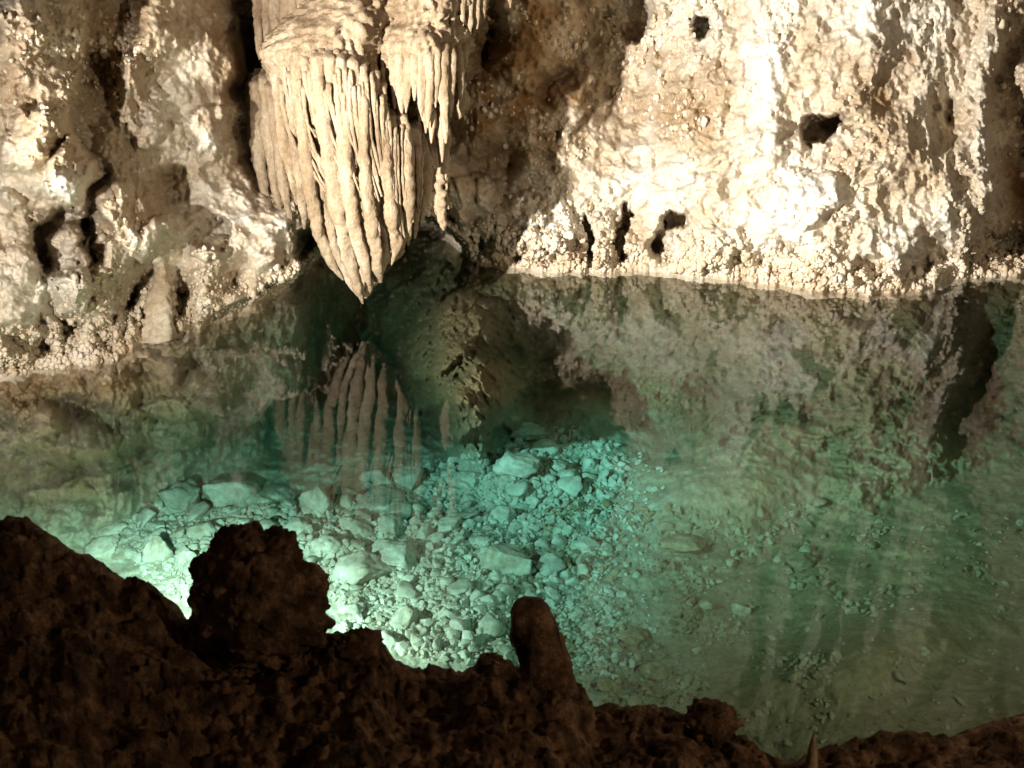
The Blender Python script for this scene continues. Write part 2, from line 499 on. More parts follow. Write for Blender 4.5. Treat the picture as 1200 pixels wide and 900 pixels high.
    for cx, cy, rx, ry, rot, a in PALE:
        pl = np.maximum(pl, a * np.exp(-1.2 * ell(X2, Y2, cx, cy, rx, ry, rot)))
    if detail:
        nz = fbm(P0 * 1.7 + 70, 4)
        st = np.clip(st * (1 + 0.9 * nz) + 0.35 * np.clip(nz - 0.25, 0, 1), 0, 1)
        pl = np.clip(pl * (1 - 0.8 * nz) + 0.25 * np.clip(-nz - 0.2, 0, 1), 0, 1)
    return P, st, pl, pop, tf < tw


xs = np.concatenate([np.arange(-330, 0, 5.0), np.arange(0, 1200, 1.5), np.arange(1200, 1540, 5.0)])
ysr = np.concatenate([np.arange(-720, -20, 6.0), np.arange(-20, 470, 1.3), np.arange(470, 905, 1.8), np.arange(905, 1100, 8.0)])
GX, GY = np.meshgrid(xs, ysr)
P, st, pl, pop, isfloor = shell(GX, GY)
nr, nc = GX.shape
FA = grid_faces(nr, nc)
V = P.reshape(-1, 3)
zc = V[FA][:, :, 2].mean(1)
wall_sel = zc > -0.06


def subset(name, sel, mat, attrs):
    f = FA[sel]
    ids = np.unique(f)
    re = np.full(len(V), -1, np.int32)
    re[ids] = np.arange(len(ids))
    me = mesh_np(name, V[ids], re[f])
    for an, vals in attrs:
        float_attr(me, an, vals.reshape(-1)[ids])
    return link(name, me, mat)


silt = np.clip(0.9 * sstep(690, 880, GX) + 0.9 * sstep(250, 120, GX) * sstep(640, 560, GY) * 0.5 + 0.85 * sstep(500, 440, GY) * sstep(330, 480, GX) + 0.45 * sstep(520, 450, GY), 0, 1)  # silted slopes; the upper-row terms also dim the flood-lit underwater wall in colour
olive = np.clip(np.maximum(sstep(560, 470, GY) * sstep(740, 830, GX), sstep(470, 410, GY) * sstep(400, 500, GX)), 0, 1)  # olive coating of the underwater wall, coloured darker to dim the flood light
olive = np.maximum(olive, sstep(560, 490, GY) * np.exp(-((GX - 535) / 60.0) ** 2))  # painted darker where floodlight slips past the drapery onto the buttress
olive = np.maximum(olive, np.maximum(sstep(230, 120, GX) * sstep(690, 740, GY), sstep(560, 400, GX) * sstep(800, 840, GY)))  # added dark patches on unseen floor, to cut the pool lamp's green bounce
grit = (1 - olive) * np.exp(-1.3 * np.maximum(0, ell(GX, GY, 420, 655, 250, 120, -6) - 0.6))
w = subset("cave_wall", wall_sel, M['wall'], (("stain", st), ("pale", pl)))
tag(w, "knobbly tan limestone cave wall rising behind the pool", "cave wall", kind="structure")
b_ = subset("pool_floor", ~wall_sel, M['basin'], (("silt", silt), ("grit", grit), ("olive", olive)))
tag(b_, "rocky underwater floor and sides of the green pool", "pool floor", kind="structure")

# water: one closed body, its sides and bottom inside the rock
wx0, wx1, wy0, wy1, wz = -14, 16, 2.0, 21.5, -3.6
WV = [(wx0, wy0, 0), (wx1, wy0, 0), (wx1, wy1, 0), (wx0, wy1, 0), (wx0, wy0, wz), (wx1, wy0, wz), (wx1, wy1, wz), (wx0, wy1, wz)]
WF = [(0, 1, 2, 3), (7, 6, 5, 4), (0, 4, 5, 1), (1, 5, 6, 2), (2, 6, 7, 3), (3, 7, 4, 0)]
wo = link("pool_water", mesh_np("pool_water", np.array(WV, float), np.array(WF), False), M['water'])
tag(wo, "still clear green water of the cave pool", "water", kind="structure")


# ------------------------------------------------------------------ cave popcorn crust on the wall (uncountable)
def scatter_mesh(name, C, S, R, base, mat, jitter=0.18, kind="stuff", smooth=True, tilt=0.0):
    """One mesh of many small knobs: centres C, sizes S (n x 3), turns R (n)."""
    bv, bf = base
    n = len(C)
    if bv.ndim == 3:                 # several base shapes, dealt out at random
        vv = bv[RNG.integers(0, len(bv), n)]
        bv = bv[0]
    else:
        vv = np.repeat(bv[None], n, 0)
    vv = vv * (1 + jitter * RNG.normal(size=(n, len(bv), 1)).clip(-1.5, 1.5))
    vv = vv * S[:, None, :]
    if tilt:
        for ax in (0, 1):
            a = RNG.normal(0, tilt, n)[:, None]
            u_, w_ = vv[..., ax] * np.cos(a) - vv[..., 2] * np.sin(a), vv[..., ax] * np.sin(a) + vv[..., 2] * np.cos(a)
            vv[..., ax], vv[..., 2] = u_, w_
    c, s = np.cos(R)[:, None], np.sin(R)[:, None]
    x = vv[..., 0] * c - vv[..., 1] * s
    y = vv[..., 0] * s + vv[..., 1] * c
    vv = np.stack([x, y, vv[..., 2]], -1) + C[:, None, :]
    ff = bf[None] + (np.arange(n) * len(bv))[:, None, None]
    me = mesh_np(name, vv.reshape(-1, 3), ff.reshape(-1, bf.shape[1]), smooth)
    o = link(name, me, mat)
    o["kind"] = kind
    return o


def px_size(P):
    return (P[..., 1] * CP + (CAM_H - P[..., 2]) * SP) / F          # metres per photo pixel at a point


n = 40000
cx = RNG.uniform(-60, 1260, n)
cyy = np.interp(cx, SHORE[:, 0], SHORE[:, 1]) - np.where(RNG.random(n) < 0.5, RNG.gamma(1.6, 16, n), RNG.uniform(0, 430, n))
Pp, _, _, pp, _ = shell(cx, cyy)
keep = (RNG.random(n) < pp ** 1.6 * 0.62) & (Pp[:, 2] > -0.02) & ~((np.abs(cx - 280) < 40) & (cyy < 220))
Pp = Pp[keep]
sz = px_size(Pp) * RNG.gamma(4, 0.44, len(Pp)).clip(0.8, 4.5)
S = np.stack([sz * RNG.uniform(0.7, 1.0, len(sz)), sz, sz * RNG.uniform(0.8, 1.6, len(sz))], -1)
pc = scatter_mesh("cave_popcorn", Pp - np.array([0, 0.25, 0]) * sz[:, None], S, RNG.uniform(0, 6.28, len(sz)), ICO[2], M['popcorn'])
tag(pc, "pale knobbly cave popcorn crusting the wall above the waterline", "popcorn crust")

# ------------------------------------------------------------------ the flowstone drapery
D0 = at(440, 20, 14.2)
drap = empty("flowstone_drapery", D0, "great tan fluted flowstone curtain hanging to a point over the pool", "stalactite")


def local(me_pts):
    return me_pts - D0[None, :]


def ring_body(name, rings, nseg=150, step=2.0, vknob=0.05, seed=0.0, parent=drap, org=D0, mat=None):
    """rings: (py, centre px, half width px, centre Y, half depth m)."""
    R = np.array(rings, float)
    pys = np.arange(R[0, 0], R[-1, 0] + 0.1, step)
    c = np.interp(pys, R[:, 0], R[:, 1])
    hw = np.interp(pys, R[:, 0], R[:, 2])
    Y = np.interp(pys, R[:, 0], R[:, 3])
    dp = np.interp(pys, R[:, 0], R[:, 4])
    if name != "upper_trunk":           # the fluted part of a curtain lies behind its flutes
        thin = 1 - 0.13 * sstep(R[:, 0].max() * 0 + 78, 110, pys)
        hw, dp = hw * thin, dp * thin
    fr = at(c, pys, Y - dp * 0.8)
    ctr = at(c, pys, Y)
    th = np.linspace(0, 2 * np.pi, nseg, endpoint=False)
    sc_ = px_size(fr)
    x = ctr[:, 0, None] + (hw * sc_)[:, None] * np.cos(th)
    y = Y[:, None] - dp[:, None] * np.sin(th)
    z = np.repeat(fr[:, 2][:, None], nseg, 1)
    Pb = np.stack([x, y, z], -1)
    N = np.stack([np.cos(th)[None] + 0 * x, -np.sin(th)[None] + 0 * x, 0 * x], -1)
    fl = fbm(np.stack([x * 5, y * 5, z * 0.7], -1) + seed, 3)
    kn = knobs(np.stack([x * 11, y * 11, z * 4.5], -1) + seed, 0.1)
    kn2 = knobs(np.stack([x * 22, y * 22, z * 9], -1) + seed, 0.1)
    amp = np.minimum(1, hw * sc_ / 0.3)[:, None]
    Pb = Pb + N * ((0.10 * fl + vknob * kn + vknob * 0.4 * kn2) * amp)[..., None]
    nrw = len(pys)
    i = np.arange(nrw * nseg).reshape(nrw, nseg)
    j = np.roll(i, -1, 1)
    f = np.stack([i[:-1], i[1:], j[1:], j[:-1]], -1).reshape(-1, 4)
    return link(name, mesh_np(name, Pb.reshape(-1, 3) - org[None], f), mat or M['drape'], parent)


ring_body("upper_trunk", [(-330, 480, 120, 15.9, 1.7), (-150, 475, 112, 15.6, 1.4), (-40, 470, 100, 15.4, 1.2), (20, 460, 90, 15.3, 1.0), (120, 440, 80, 15.0, 0.8),
                          (220, 432, 60, 14.7, 0.6), (280, 430, 28, 14.6, 0.3)], vknob=0.07, seed=3)
ring_body("main_curtain", [(-60, 440, 22, 15.2, 0.5), (-25, 432, 42, 14.95, 0.8), (5, 420, 58, 14.7, 0.95), (28, 404, 70, 14.5, 1.02), (48, 390, 75, 14.36, 1.06), (60, 383, 72, 14.3, 1.09),
                           (70, 381, 68, 14.28, 1.09), (84, 383, 62, 14.25, 1.0), (120, 392, 66, 14.2, 0.95), (170, 408, 72, 14.1, 0.9), (220, 420, 70, 14.0, 0.8),
                           (262, 428, 58, 13.9, 0.62), (300, 430, 38, 13.75, 0.4), (330, 428, 19, 13.6, 0.2), (350, 425, 4, 13.5, 0.04)], vknob=0.10, seed=8)
ring_body("shoulder_curtain", [(-60, 500, 40, 14.9, 0.9), (-10, 505, 48, 14.7, 1.0), (12, 500, 50, 14.65, 1.05), (24, 498, 42, 14.6, 0.9), (36, 497, 48, 14.5, 1.0),
                               (50, 496, 51, 14.45, 1.05), (60, 496, 50, 14.42, 1.05), (72, 496, 46, 14.42, 0.95), (110, 492, 36, 14.45, 0.75), (150, 490, 18, 14.5, 0.4),
                               (170, 490, 5, 14.5, 0.1)], vknob=0.10, seed=14)


def tube(name, pts, parent, org, mat, nseg=16, step=1.8, rough=0.10, seed=0.0, squash=0.85):
    """A tapering column through (px, py, Y, radius px); closed at both ends."""
    A = np.array(pts, float)
    L = np.concatenate([[0], np.cumsum(np.hypot(np.diff(A[:, 0]), np.diff(A[:, 1])))])
    u = np.linspace(0, L[-1], max(6, int(L[-1] / step)))

    def sm(col):
        v = np.interp(u, L, A[:, col])
        if len(v) > 8:
            kk = np.array([1, 2, 3, 2, 1.]) / 9
            v2 = np.convolve(np.pad(v, 2, mode='edge'), kk, 'valid')
            v2[0], v2[-1] = v[0], v[-1]
            return v2
        return v
    px, py, Y, r = sm(0), sm(1), sm(2), sm(3)
    C = at(px, py, Y)
    r = r * px_size(C)
    th = np.linspace(0, 2 * np.pi, nseg, endpoint=False)
    N = np.stack([np.cos(th), -np.sin(th) * squash, 0 * th], -1)
    Pt = C[:, None, :] + N[None] * r[:, None, None]
    Q = Pt * np.array([7, 7, 1.1]) + seed
    d = fbm(Q, 3) * 1.5 + 0.9 * (knobs(Pt * np.array([14, 14, 8]) + seed, 0.2) - 0.4) + 0.5 * (knobs(Pt * np.array([26, 26, 15]) + seed, 0.2) - 0.4)
    Pt = Pt + N[None] * (d * rough * 2.6 * (np.maximum(r, 0.03) * np.minimum(1, r / 0.02))[:, None])[..., None]
    nrw = len(u)
    i = np.arange(nrw * nseg).reshape(nrw, nseg)
    j = np.roll(i, -1, 1)
    f = np.stack([i[:-1], i[1:], j[1:], j[:-1]], -1).reshape(-1, 4)
    return link(name, mesh_np(name, Pt.reshape(-1, 3) - org[None], f), mat, parent)


def yfront(px, py):
    """Depth of the main curtain's front at a pixel."""
    c = np.interp(py, [60, 120, 170, 220, 262, 300, 330, 350], [385, 400, 410, 420, 428, 430, 428, 425])
    hw = np.interp(py, [60, 120, 220, 262, 300, 330, 350], [72, 84, 86, 70, 46, 24, 10])
    Yc = np.interp(py, [60, 120, 220, 300, 350], [14.3, 14.2, 14.0, 13.75, 13.5])
    dp = np.interp(py, [60, 120, 220, 262, 300, 330, 350], [1.05, 1.0, 0.9, 0.68, 0.45, 0.24, 0.05])
    q = min(1.0, abs((px - c) / hw))
    return Yc - dp * math.sqrt(max(0, 1 - q * q)) - 0.11


proud = [False]


def flute(pts, **kw):
    proud[0] = not proud[0]
    o = (random.uniform(-0.16, -0.05) if proud[0] else random.uniform(0.04, 0.13)) if len(pts[0]) == 3 else 0.0
    g = (random.uniform(0.8, 1.1) if proud[0] else random.uniform(0.6, 0.9)) if len(pts[0]) == 3 else 1.0
    pts = [(p[0], p[1], p[2] * (g if 0 < i < len(pts) - 2 else 1), (p[3] if len(p) > 3 else 0) + o * math.sin(math.pi * i / (len(pts) - 1))) for i, p in enumerate(pts)]
    a, b = pts[0], pts[1]
    pts = [(a[0] - 1, a[1] - 16, a[2] * 0.5, (a[3] if len(a) > 3 else 0) + 0.45), (a[0], a[1] - 5, a[2] * 0.85, (a[3] if len(a) > 3 else 0) + 0.16)] + pts
    return tube("flute", [(p[0], p[1], yfront(p[0], p[1]) + (p[3] if len(p) > 3 else 0), p[2]) for p in pts], drap, D0, M['drape'], seed=random.random() * 50, **kw)


# main curtain: flutes from the lip down to the point
for f_ in [
    [(322, 78, 8), (326, 120, 8), (333, 170, 8), (344, 215, 6), (348, 240, 2)],
    [(334, 72, 8), (340, 120, 9), (346, 170, 9), (352, 215, 8), (356, 250, 5), (357, 268, 1.5)],
    [(346, 68, 8), (350, 120, 8), (358, 180, 9), (366, 240, 9), (374, 275, 8), (392, 315, 6), (402, 328, 1.5)],
    [(358, 66, 8), (362, 120, 9), (372, 190, 10), (382, 250, 10), (396, 300, 8), (412, 335, 5), (420, 347, 1.5)],
    [(372, 65, 8), (376, 120, 9), (384, 180, 9), (396, 250, 10), (408, 300, 8), (420, 340, 5), (425, 356, 1)],
    [(385, 66, 8), (389, 120, 8), (396, 190, 9), (406, 240, 9), (418, 290, 8), (424, 330, 5), (426, 350, 1.5)],
    [(398, 67, 8), (401, 130, 9), (404, 200, 10), (414, 260, 10), (428, 310, 7), (433, 335, 3), (434, 343, 1)],
    [(411, 70, 8), (413, 130, 9), (415, 200, 9), (424, 260, 9), (432, 305, 7), (430, 330, 3)],
    [(424, 75, 8), (426, 120, 8), (425, 180, 8), (431, 240, 9), (440, 290, 9), (444, 318, 6), (446, 331, 2)],
    [(436, 84, 8), (439, 130, 8), (440, 190, 9), (446, 240, 10), (454, 280, 9), (452, 305, 5), (448, 322, 1.5)],
    [(447, 100, 7), (450, 140, 7), (452, 200, 8), (458, 250, 9), (465, 285, 7), (461, 303, 3), (458, 312, 1)],
    [(456, 140, 8), (460, 160, 9), (462, 200, 8), (466, 250, 8), (470, 280, 6), (470, 300, 2)],
    [(470, 135, 8), (474, 160, 9), (476, 200, 9), (478, 240, 8), (479, 270, 5), (478, 288, 1.5)],
    [(484, 150, 8), (488, 170, 9), (490, 210, 9), (489, 245, 7), (487, 268, 4), (486, 280, 1)],
    [(497, 155, 6), (500, 180, 7), (501, 210, 7), (498, 240, 5), (494, 262, 2)],
]:
    flute(f_)
# thin ribs that ride on the curtain
for k in range(48):
    x0 = 326 + k * 3.6 + random.uniform(-2, 2)
    y0 = np.interp(x0, [320, 445, 450, 500], [80, 84, 130, 160]) + random.uniform(-4, 26)
    ln = min(random.uniform(60, 170), np.interp(x0, [320, 345, 370, 390, 425, 450, 470, 490, 500], [215, 240, 262, 295, 330, 300, 275, 252, 235]) - y0)
    cv = 0.10 + 0.0016 * (425 - x0)
    pts = []
    for s in np.linspace(0, 1, 6):
        y = y0 + ln * s
        pts.append((x0 + cv * ln * s * s * 1.6 + random.uniform(-1, 1), y, random.uniform(2.4, 3.8) * (1 - 0.55 * s), -0.09))
    o = flute(pts, nseg=9)
    o.name = "rib"

# the shaded curtain on its left
for f_ in [[(302, 80, 15.5, 4), (300, 95, 14.9, 7), (302, 150, 14.8, 8), (306, 200, 14.7, 7), (313, 235, 14.6, 4), (315, 246, 14.6, 1)],
           [(314, 74, 15.2, 4), (310, 90, 14.6, 8), (314, 150, 14.5, 8), (320, 200, 14.4, 7), (327, 238, 14.3, 4), (329, 246, 14.3, 1)],
           [(322, 84, 14.9, 4), (318, 100, 14.4, 7), (324, 160, 14.3, 7), (332, 215, 14.2, 6), (339, 250, 14.1, 3.5), (341, 276, 14.1, 1)],
           [(296, 84, 15.8, 4), (293, 100, 15.2, 7), (296, 160, 15.1, 6), (302, 205, 15, 3), (304, 215, 15, 1)]]:
    tube("side_flute", f_, drap, D0, M['drape'], seed=random.random() * 50)
# long shaded flutes at the top left
for x0, y1, r in [(303, 70, 6), (313, 66, 6), (323, 64, 7), (333, 58, 6), (343, 50, 6), (353, 40, 6), (362, 30, 6), (373, 18, 6)]:
    tube("back_flute", [(x0 - 4, -160, 15.1, 9), (x0 - 2, -60, 14.9, 8), (x0, y1 - 40, 14.75, r), (x0 + 1, y1 - 12, 14.7, r * 0.7), (x0 + 1, y1, 14.7, 1)], drap, D0, M['drape'],
         seed=random.random() * 50)
# short drips of the shoulder curtain
for x0, y0, y1, r, Y in [(452, 66, 112, 6, 13.62), (461, 64, 128, 6, 13.5), (468, 62, 138, 6, 13.45), (478, 60, 132, 6, 13.4), (487, 60, 118, 6, 13.38), (495, 58, 138, 6, 13.36),
                         (503, 58, 150, 6, 13.38), (512, 58, 126, 5, 13.4), (520, 58, 168, 6.5, 13.45), (529, 58, 138, 5.5, 13.55), (537, 58, 118, 5.5, 13.7), (544, 58, 96, 5, 13.9),
                         (498, 130, 156, 4, 13.5), (508, 130, 168, 4.5, 13.5), (516, 120, 190, 5, 13.6)]:
    w_ = random.uniform(-3, 3)
    tube("drip", [(x0, y0 - 16, Y + 0.5, r * .5), (x0, y0 - 6, Y + 0.12, r * .9), (x0, y0 + 4, Y, r), (x0 + w_ * .5, (y0 + y1) / 2, Y - 0.02, r * 0.95), (x0 + w_, y1 - 14, Y, r * 0.6), (x0 + w_, y1, Y, 0.8)], drap, D0, M['drape'],
         seed=random.random() * 50)
for x0, y0, y1, r, Y in [(470, -30, 24, 6, 13.9), (482, -40, 28, 6, 13.8), (494, -40, 33, 6, 13.75), (506, -40, 36, 6, 13.75), (518, -40, 38, 6, 13.8), (530, -40, 34, 6, 13.9),
                         (542, -40, 30, 6, 14.0), (550, -40, 40, 6, 14.1), (558, -40, 34, 5, 14.2), (566, -40, 22, 5, 14.3), (597, -40, 9, 5, 14.6)]:
    tube("upper_drip", [(x0 - 3, y0 - 60, Y + 0.5, r * 1.3), (x0, y0 + 20, Y + 0.05, r), (x0, y1 - 14, Y, r * 0.8), (x0 + 1, y1, Y, 1)], drap, D0, M['drape'], seed=random.random() * 50)
# dark spike and pale bulb below the shoulder
tube("spike", [(518, 150, 14.2, 9), (519, 180, 14.2, 8), (520, 198, 14.2, 5), (521, 213, 14.2, 1)], drap, D0, M['drape'])
tube("bulb", [(536, 96, 13.95, 5), (541, 108, 13.9, 7), (543, 120, 13.88, 9), (540, 131, 13.9, 7), (537, 140, 13.9, 1.5)], drap, D0, M['drape'])
# little scalloped drips along the main lip
for k in range(22):
    a = math.pi * (0.06 + 0.88 * k / 21)
    px = 381 - 68 * math.cos(a)
    Y = 14.3 - 1.08 * math.sin(a) - 0.02
    py = 70 - 7 * math.sin(a) + random.uniform(-2, 2)
    tube("lip_drip", [(px, py - 14, Y + 0.4, 2), (px, py - 4, Y + 0.05, 4), (px, py + 8, Y + 0.01, 4), (px, py + random.uniform(14, 30), Y + 0.05, 1)], drap, D0, M['drape'], nseg=9,
         seed=random.random() * 50)

# ------------------------------------------------------------------ small hanging and standing formations on the wall
o0 = at(515, 215, 13.6)
ws = empty("popcorn_stalactite", o0, "thin pale lumpy stalactite hanging just right of the great curtain", "stalactite")
tube("stem", [(514, 196, 13.7, 3), (514, 212, 13.62, 6), (515, 230, 13.6, 6.5), (516, 246, 13.6, 4.5), (518, 260, 13.6, 2.5), (520, 270, 13.6, 0.8)], ws, o0, M['drape'], rough=0.32, nseg=18, step=1.5)
tube("side_tip", [(523, 204, 13.65, 2), (524, 220, 13.6, 3.5), (525, 236, 13.6, 2.5), (526, 245, 13.6, 0.8)], ws, o0, M['drape'], rough=0.3, nseg=14, step=1.5)
Ys = float(shell(np.array([733.0]), np.array([250.0]))[0][0, 1]) - 0.25
o0 = at(733, 240, Ys)
w2 = empty("small_stalactite", o0, "little white stalactite hanging over a black slot at the right shore", "stalactite")
tube("stem", [(773, 225, Ys, 7), (774, 240, Ys - .05, 6), (774, 255, Ys - .05, 4), (774, 272, Ys, 1)], w2, o0, M['white'], rough=0.2)
Yc = float(shell(np.array([186.0]), np.array([380.0]))[0][0, 1]) - 0.15
o0 = at(186, 392, Yc)
cn = empty("wall_stalagmite", o0, "pale stubby cone standing on the left shore by a dark cleft", "stalagmite")
tube("cone", [(190, 310, Yc + .3, 1.5), (189, 318, Yc + .25, 6), (188, 338, Yc + .1, 11), (186, 362, Yc, 14), (185, 382, Yc - .05, 18), (184, 398, Yc, 21)], cn, o0, M['wall'], nseg=28, rough=0.12)

# ------------------------------------------------------------------ the near bank
SIL = np.array([(-400, 590), (-60, 600), (0, 609), (25, 612), (45, 624), (60, 640), (82, 645), (105, 658), (118, 672), (140, 684), (170, 690), (195, 706), (212, 730), (240, 748), (300, 755),
                (380, 752), (405, 744), (428, 741), (448, 757), (462, 774), (500, 782), (540, 786), (560, 772), (580, 768), (620, 780), (665, 800), (685, 815), (697, 834), (730, 834), (765, 832),
                (800, 830), (845, 840), (870, 862), (888, 878), (915, 893), (950, 893), (980, 880), (1010, 868), (1040, 858), (1080, 866), (1120, 868), (1150, 858), (1180, 848), (1210, 842), (1320, 830), (1600, 800)], float)
bx = np.concatenate([np.arange(-960, 0, 8.0), np.arange(0, 1200, 2.2), np.arange(1200, 2100, 8.0)])
vrow = np.concatenate([np.linspace(0, 1, 130) ** 1.25])
S_ = np.interp(bx, SIL[:, 0], SIL[:, 1])
Ysil = np.minimum(5.0, 3.88 / ang_tan(S_))


def bank_pt(px, v):
    s = np.interp(px, SIL[:, 0], SIL[:, 1])
    ysl = np.minimum(5.0, 3.88 / ang_tan(s))
    py = s + v * (1180 - s)
    return at(px, py, ysl + (2.3 - ysl) * v)


BXg, Vg = np.meshgrid(bx, vrow)
BP = bank_pt(BXg, Vg)
back = []
for dy, dz in [(1.5, -3.4), (1.15, -2.2), (0.8, -1.2), (0.5, -0.62), (0.3, -0.30), (0.18, -0.13), (0.08, -0.035)]:
    q = BP[0].copy()
    q[:, 1] += dy
    q[:, 2] += dz
    back.append(q[None])
BP = np.concatenate(back + [BP], 0)
nb = (np.array([0.3, 0.3, 0.85]))
dz = 0.09 * fbm(BP * 2.2, 4) + 0.05 * np.abs(fbm(BP * 7, 3)) + 0.045 * knobs(BP * 8, 0.2) + 0.03 * knobs(BP * 17, 0.15) + 0.012 * knobs(BP * 40, 0.1) - 0.06
BP = BP + dz[..., None] * np.array([0.0, -0.35, 0.9])
bk = link("near_bank", mesh_np("near_bank", BP.reshape(-1, 3), grid_faces(*BP.shape[:2])), M['bank'])
tag(bk, "dark brown earthy bank along the near side of the pool", "bank", kind="structure")


def lumpy(name, sub, radii, seed, knob, lowf, mat, parent=None, loc=None, shape=None):
    bv, bf = ICO[sub]
    v = bv * 1.0
    r = 1 + lowf * fbm(bv * 1.6 + seed, 3) + knob * (knobs(bv * 5.0 + seed, 0.15) - 0.3) + knob * 0.5 * (knobs(bv * 11 + seed, 0.1) - 0.3) + knob * 0.25 * fbm(bv * 22 + seed, 2)
    v = v * r[:, None]
    if shape is not None:
        v = shape(v)
    return link(name, mesh_np(name, v * np.array(radii), bf), mat, parent, loc)


def mound_shape(v):
    v = v.copy()
    z = v[:, 2]
    wid = np.interp(z, [-1.1, -0.7, -0.1, 0.45, 0.8, 1.2], [1.45, 1.3, 1.06, 0.98, 1.0, 1.1])
    v[:, 0] = v[:, 0] * wid + np.interp(z, [-1, 0, 1], [0.05, 0.0, -0.02])
    return v


mb = lumpy("dark_boulder", 6, (0.33, 0.33, 0.375), 4.4, 0.10, 0.22, M['bank'], None, at(301, 697, 5.05), mound_shape)
tag(mb, "big black knobbly boulder silhouetted on the near bank", "boulder")

o0 = at(635, 800, 5.03)
sg = empty("stalagmite", o0, "dark rounded stalagmite leaning up from the near bank", "stalagmite")
tube("shaft", [(622, 702, 5.04, 2), (621, 704, 5.04, 13), (622, 709, 5.04, 22), (623, 720, 5.04, 28), (625, 735, 5.04, 31), (631, 752, 5.04, 32), (638, 772, 5.04, 33), (642, 795, 5.03, 33), (645, 815, 5.02, 35), (648, 850, 5.0, 38)],
     sg, o0, M['bank'], nseg=72, step=1.3, rough=0.045, squash=0.95)
tube("foot", [(572, 767, 5.05, 2), (575, 771, 5.05, 14), (585, 784, 5.05, 24), (600, 812, 5.03, 38), (610, 850, 5.0, 50)], sg, o0, M['bank'], nseg=48, step=1.5, rough=0.08)
kn_ = lumpy("earth_lump", 4, (0.13, 0.13, 0.10), 2.2, 0.25, 0.3, M['bank'], None, at(835, 845, 4.85))
tag(kn_, "small dark lump of earth at the bank's edge right of the stalagmite", "rock")
kn2 = lumpy("earth_clod", 4, (0.12, 0.12, 0.09), 7.2, 0.25, 0.3, M['bank'], None, at(420, 757, 4.95))
tag(kn2, "low brown clod on the bank between the boulder and the stalagmite", "rock")
o0 = at(952, 892, 4.6)
ps = empty("pale_stalagmite", o0, "tiny pale pointed stalagmite at the bottom edge of the pool", "stalagmite")
tube("cone", [(954, 860, 4.6, 0.8), (953, 868, 4.6, 3), (952, 880, 4.6, 5), (951, 893, 4.6, 7), (951, 910, 4.6, 8)], ps, o0, M['silted'], nseg=16, step=1.5)


# ------------------------------------------------------------------ rubble on the pool floor
def rock_verts(sub, seed, cuts=9, rough=0.06):
    rg = np.random.default_rng(seed)
    bv = ICO[sub][0]
    v = bv.copy()
    for _ in range(cuts):
        nrm = rg.normal(size=3)
        nrm /= np.linalg.norm(nrm)
        d = rg.uniform(0.35, 0.8)
        s = v @ nrm
        v = v - np.where(s > d, s - d, 0)[:, None] * nrm[None] * 0.95
    return v * rg.uniform(0.75, 1.3, 3)


def rock_mesh(name, sub, seed, cuts=9, rough=0.06, flat_shade=False):
    rg = np.random.default_rng(seed)
    bv, bf = ICO[sub]
    v = bv.copy()
    for _ in range(cuts):
        nrm = rg.normal(size=3)
        nrm /= np.linalg.norm(nrm)
        d = rg.uniform(0.45, 0.85)
        s = v @ nrm
        v = v - np.where(s > d, s - d, 0)[:, None] * nrm[None] * 0.92
    v = v * (1 + rough * fbm(bv * 2.2 + seed, 3) * 1.6 + rough * 0.5 * fbm(bv * 7 + seed, 3, 0.7))[:, None]
    return mesh_np(name, v, bf, not flat_shade)


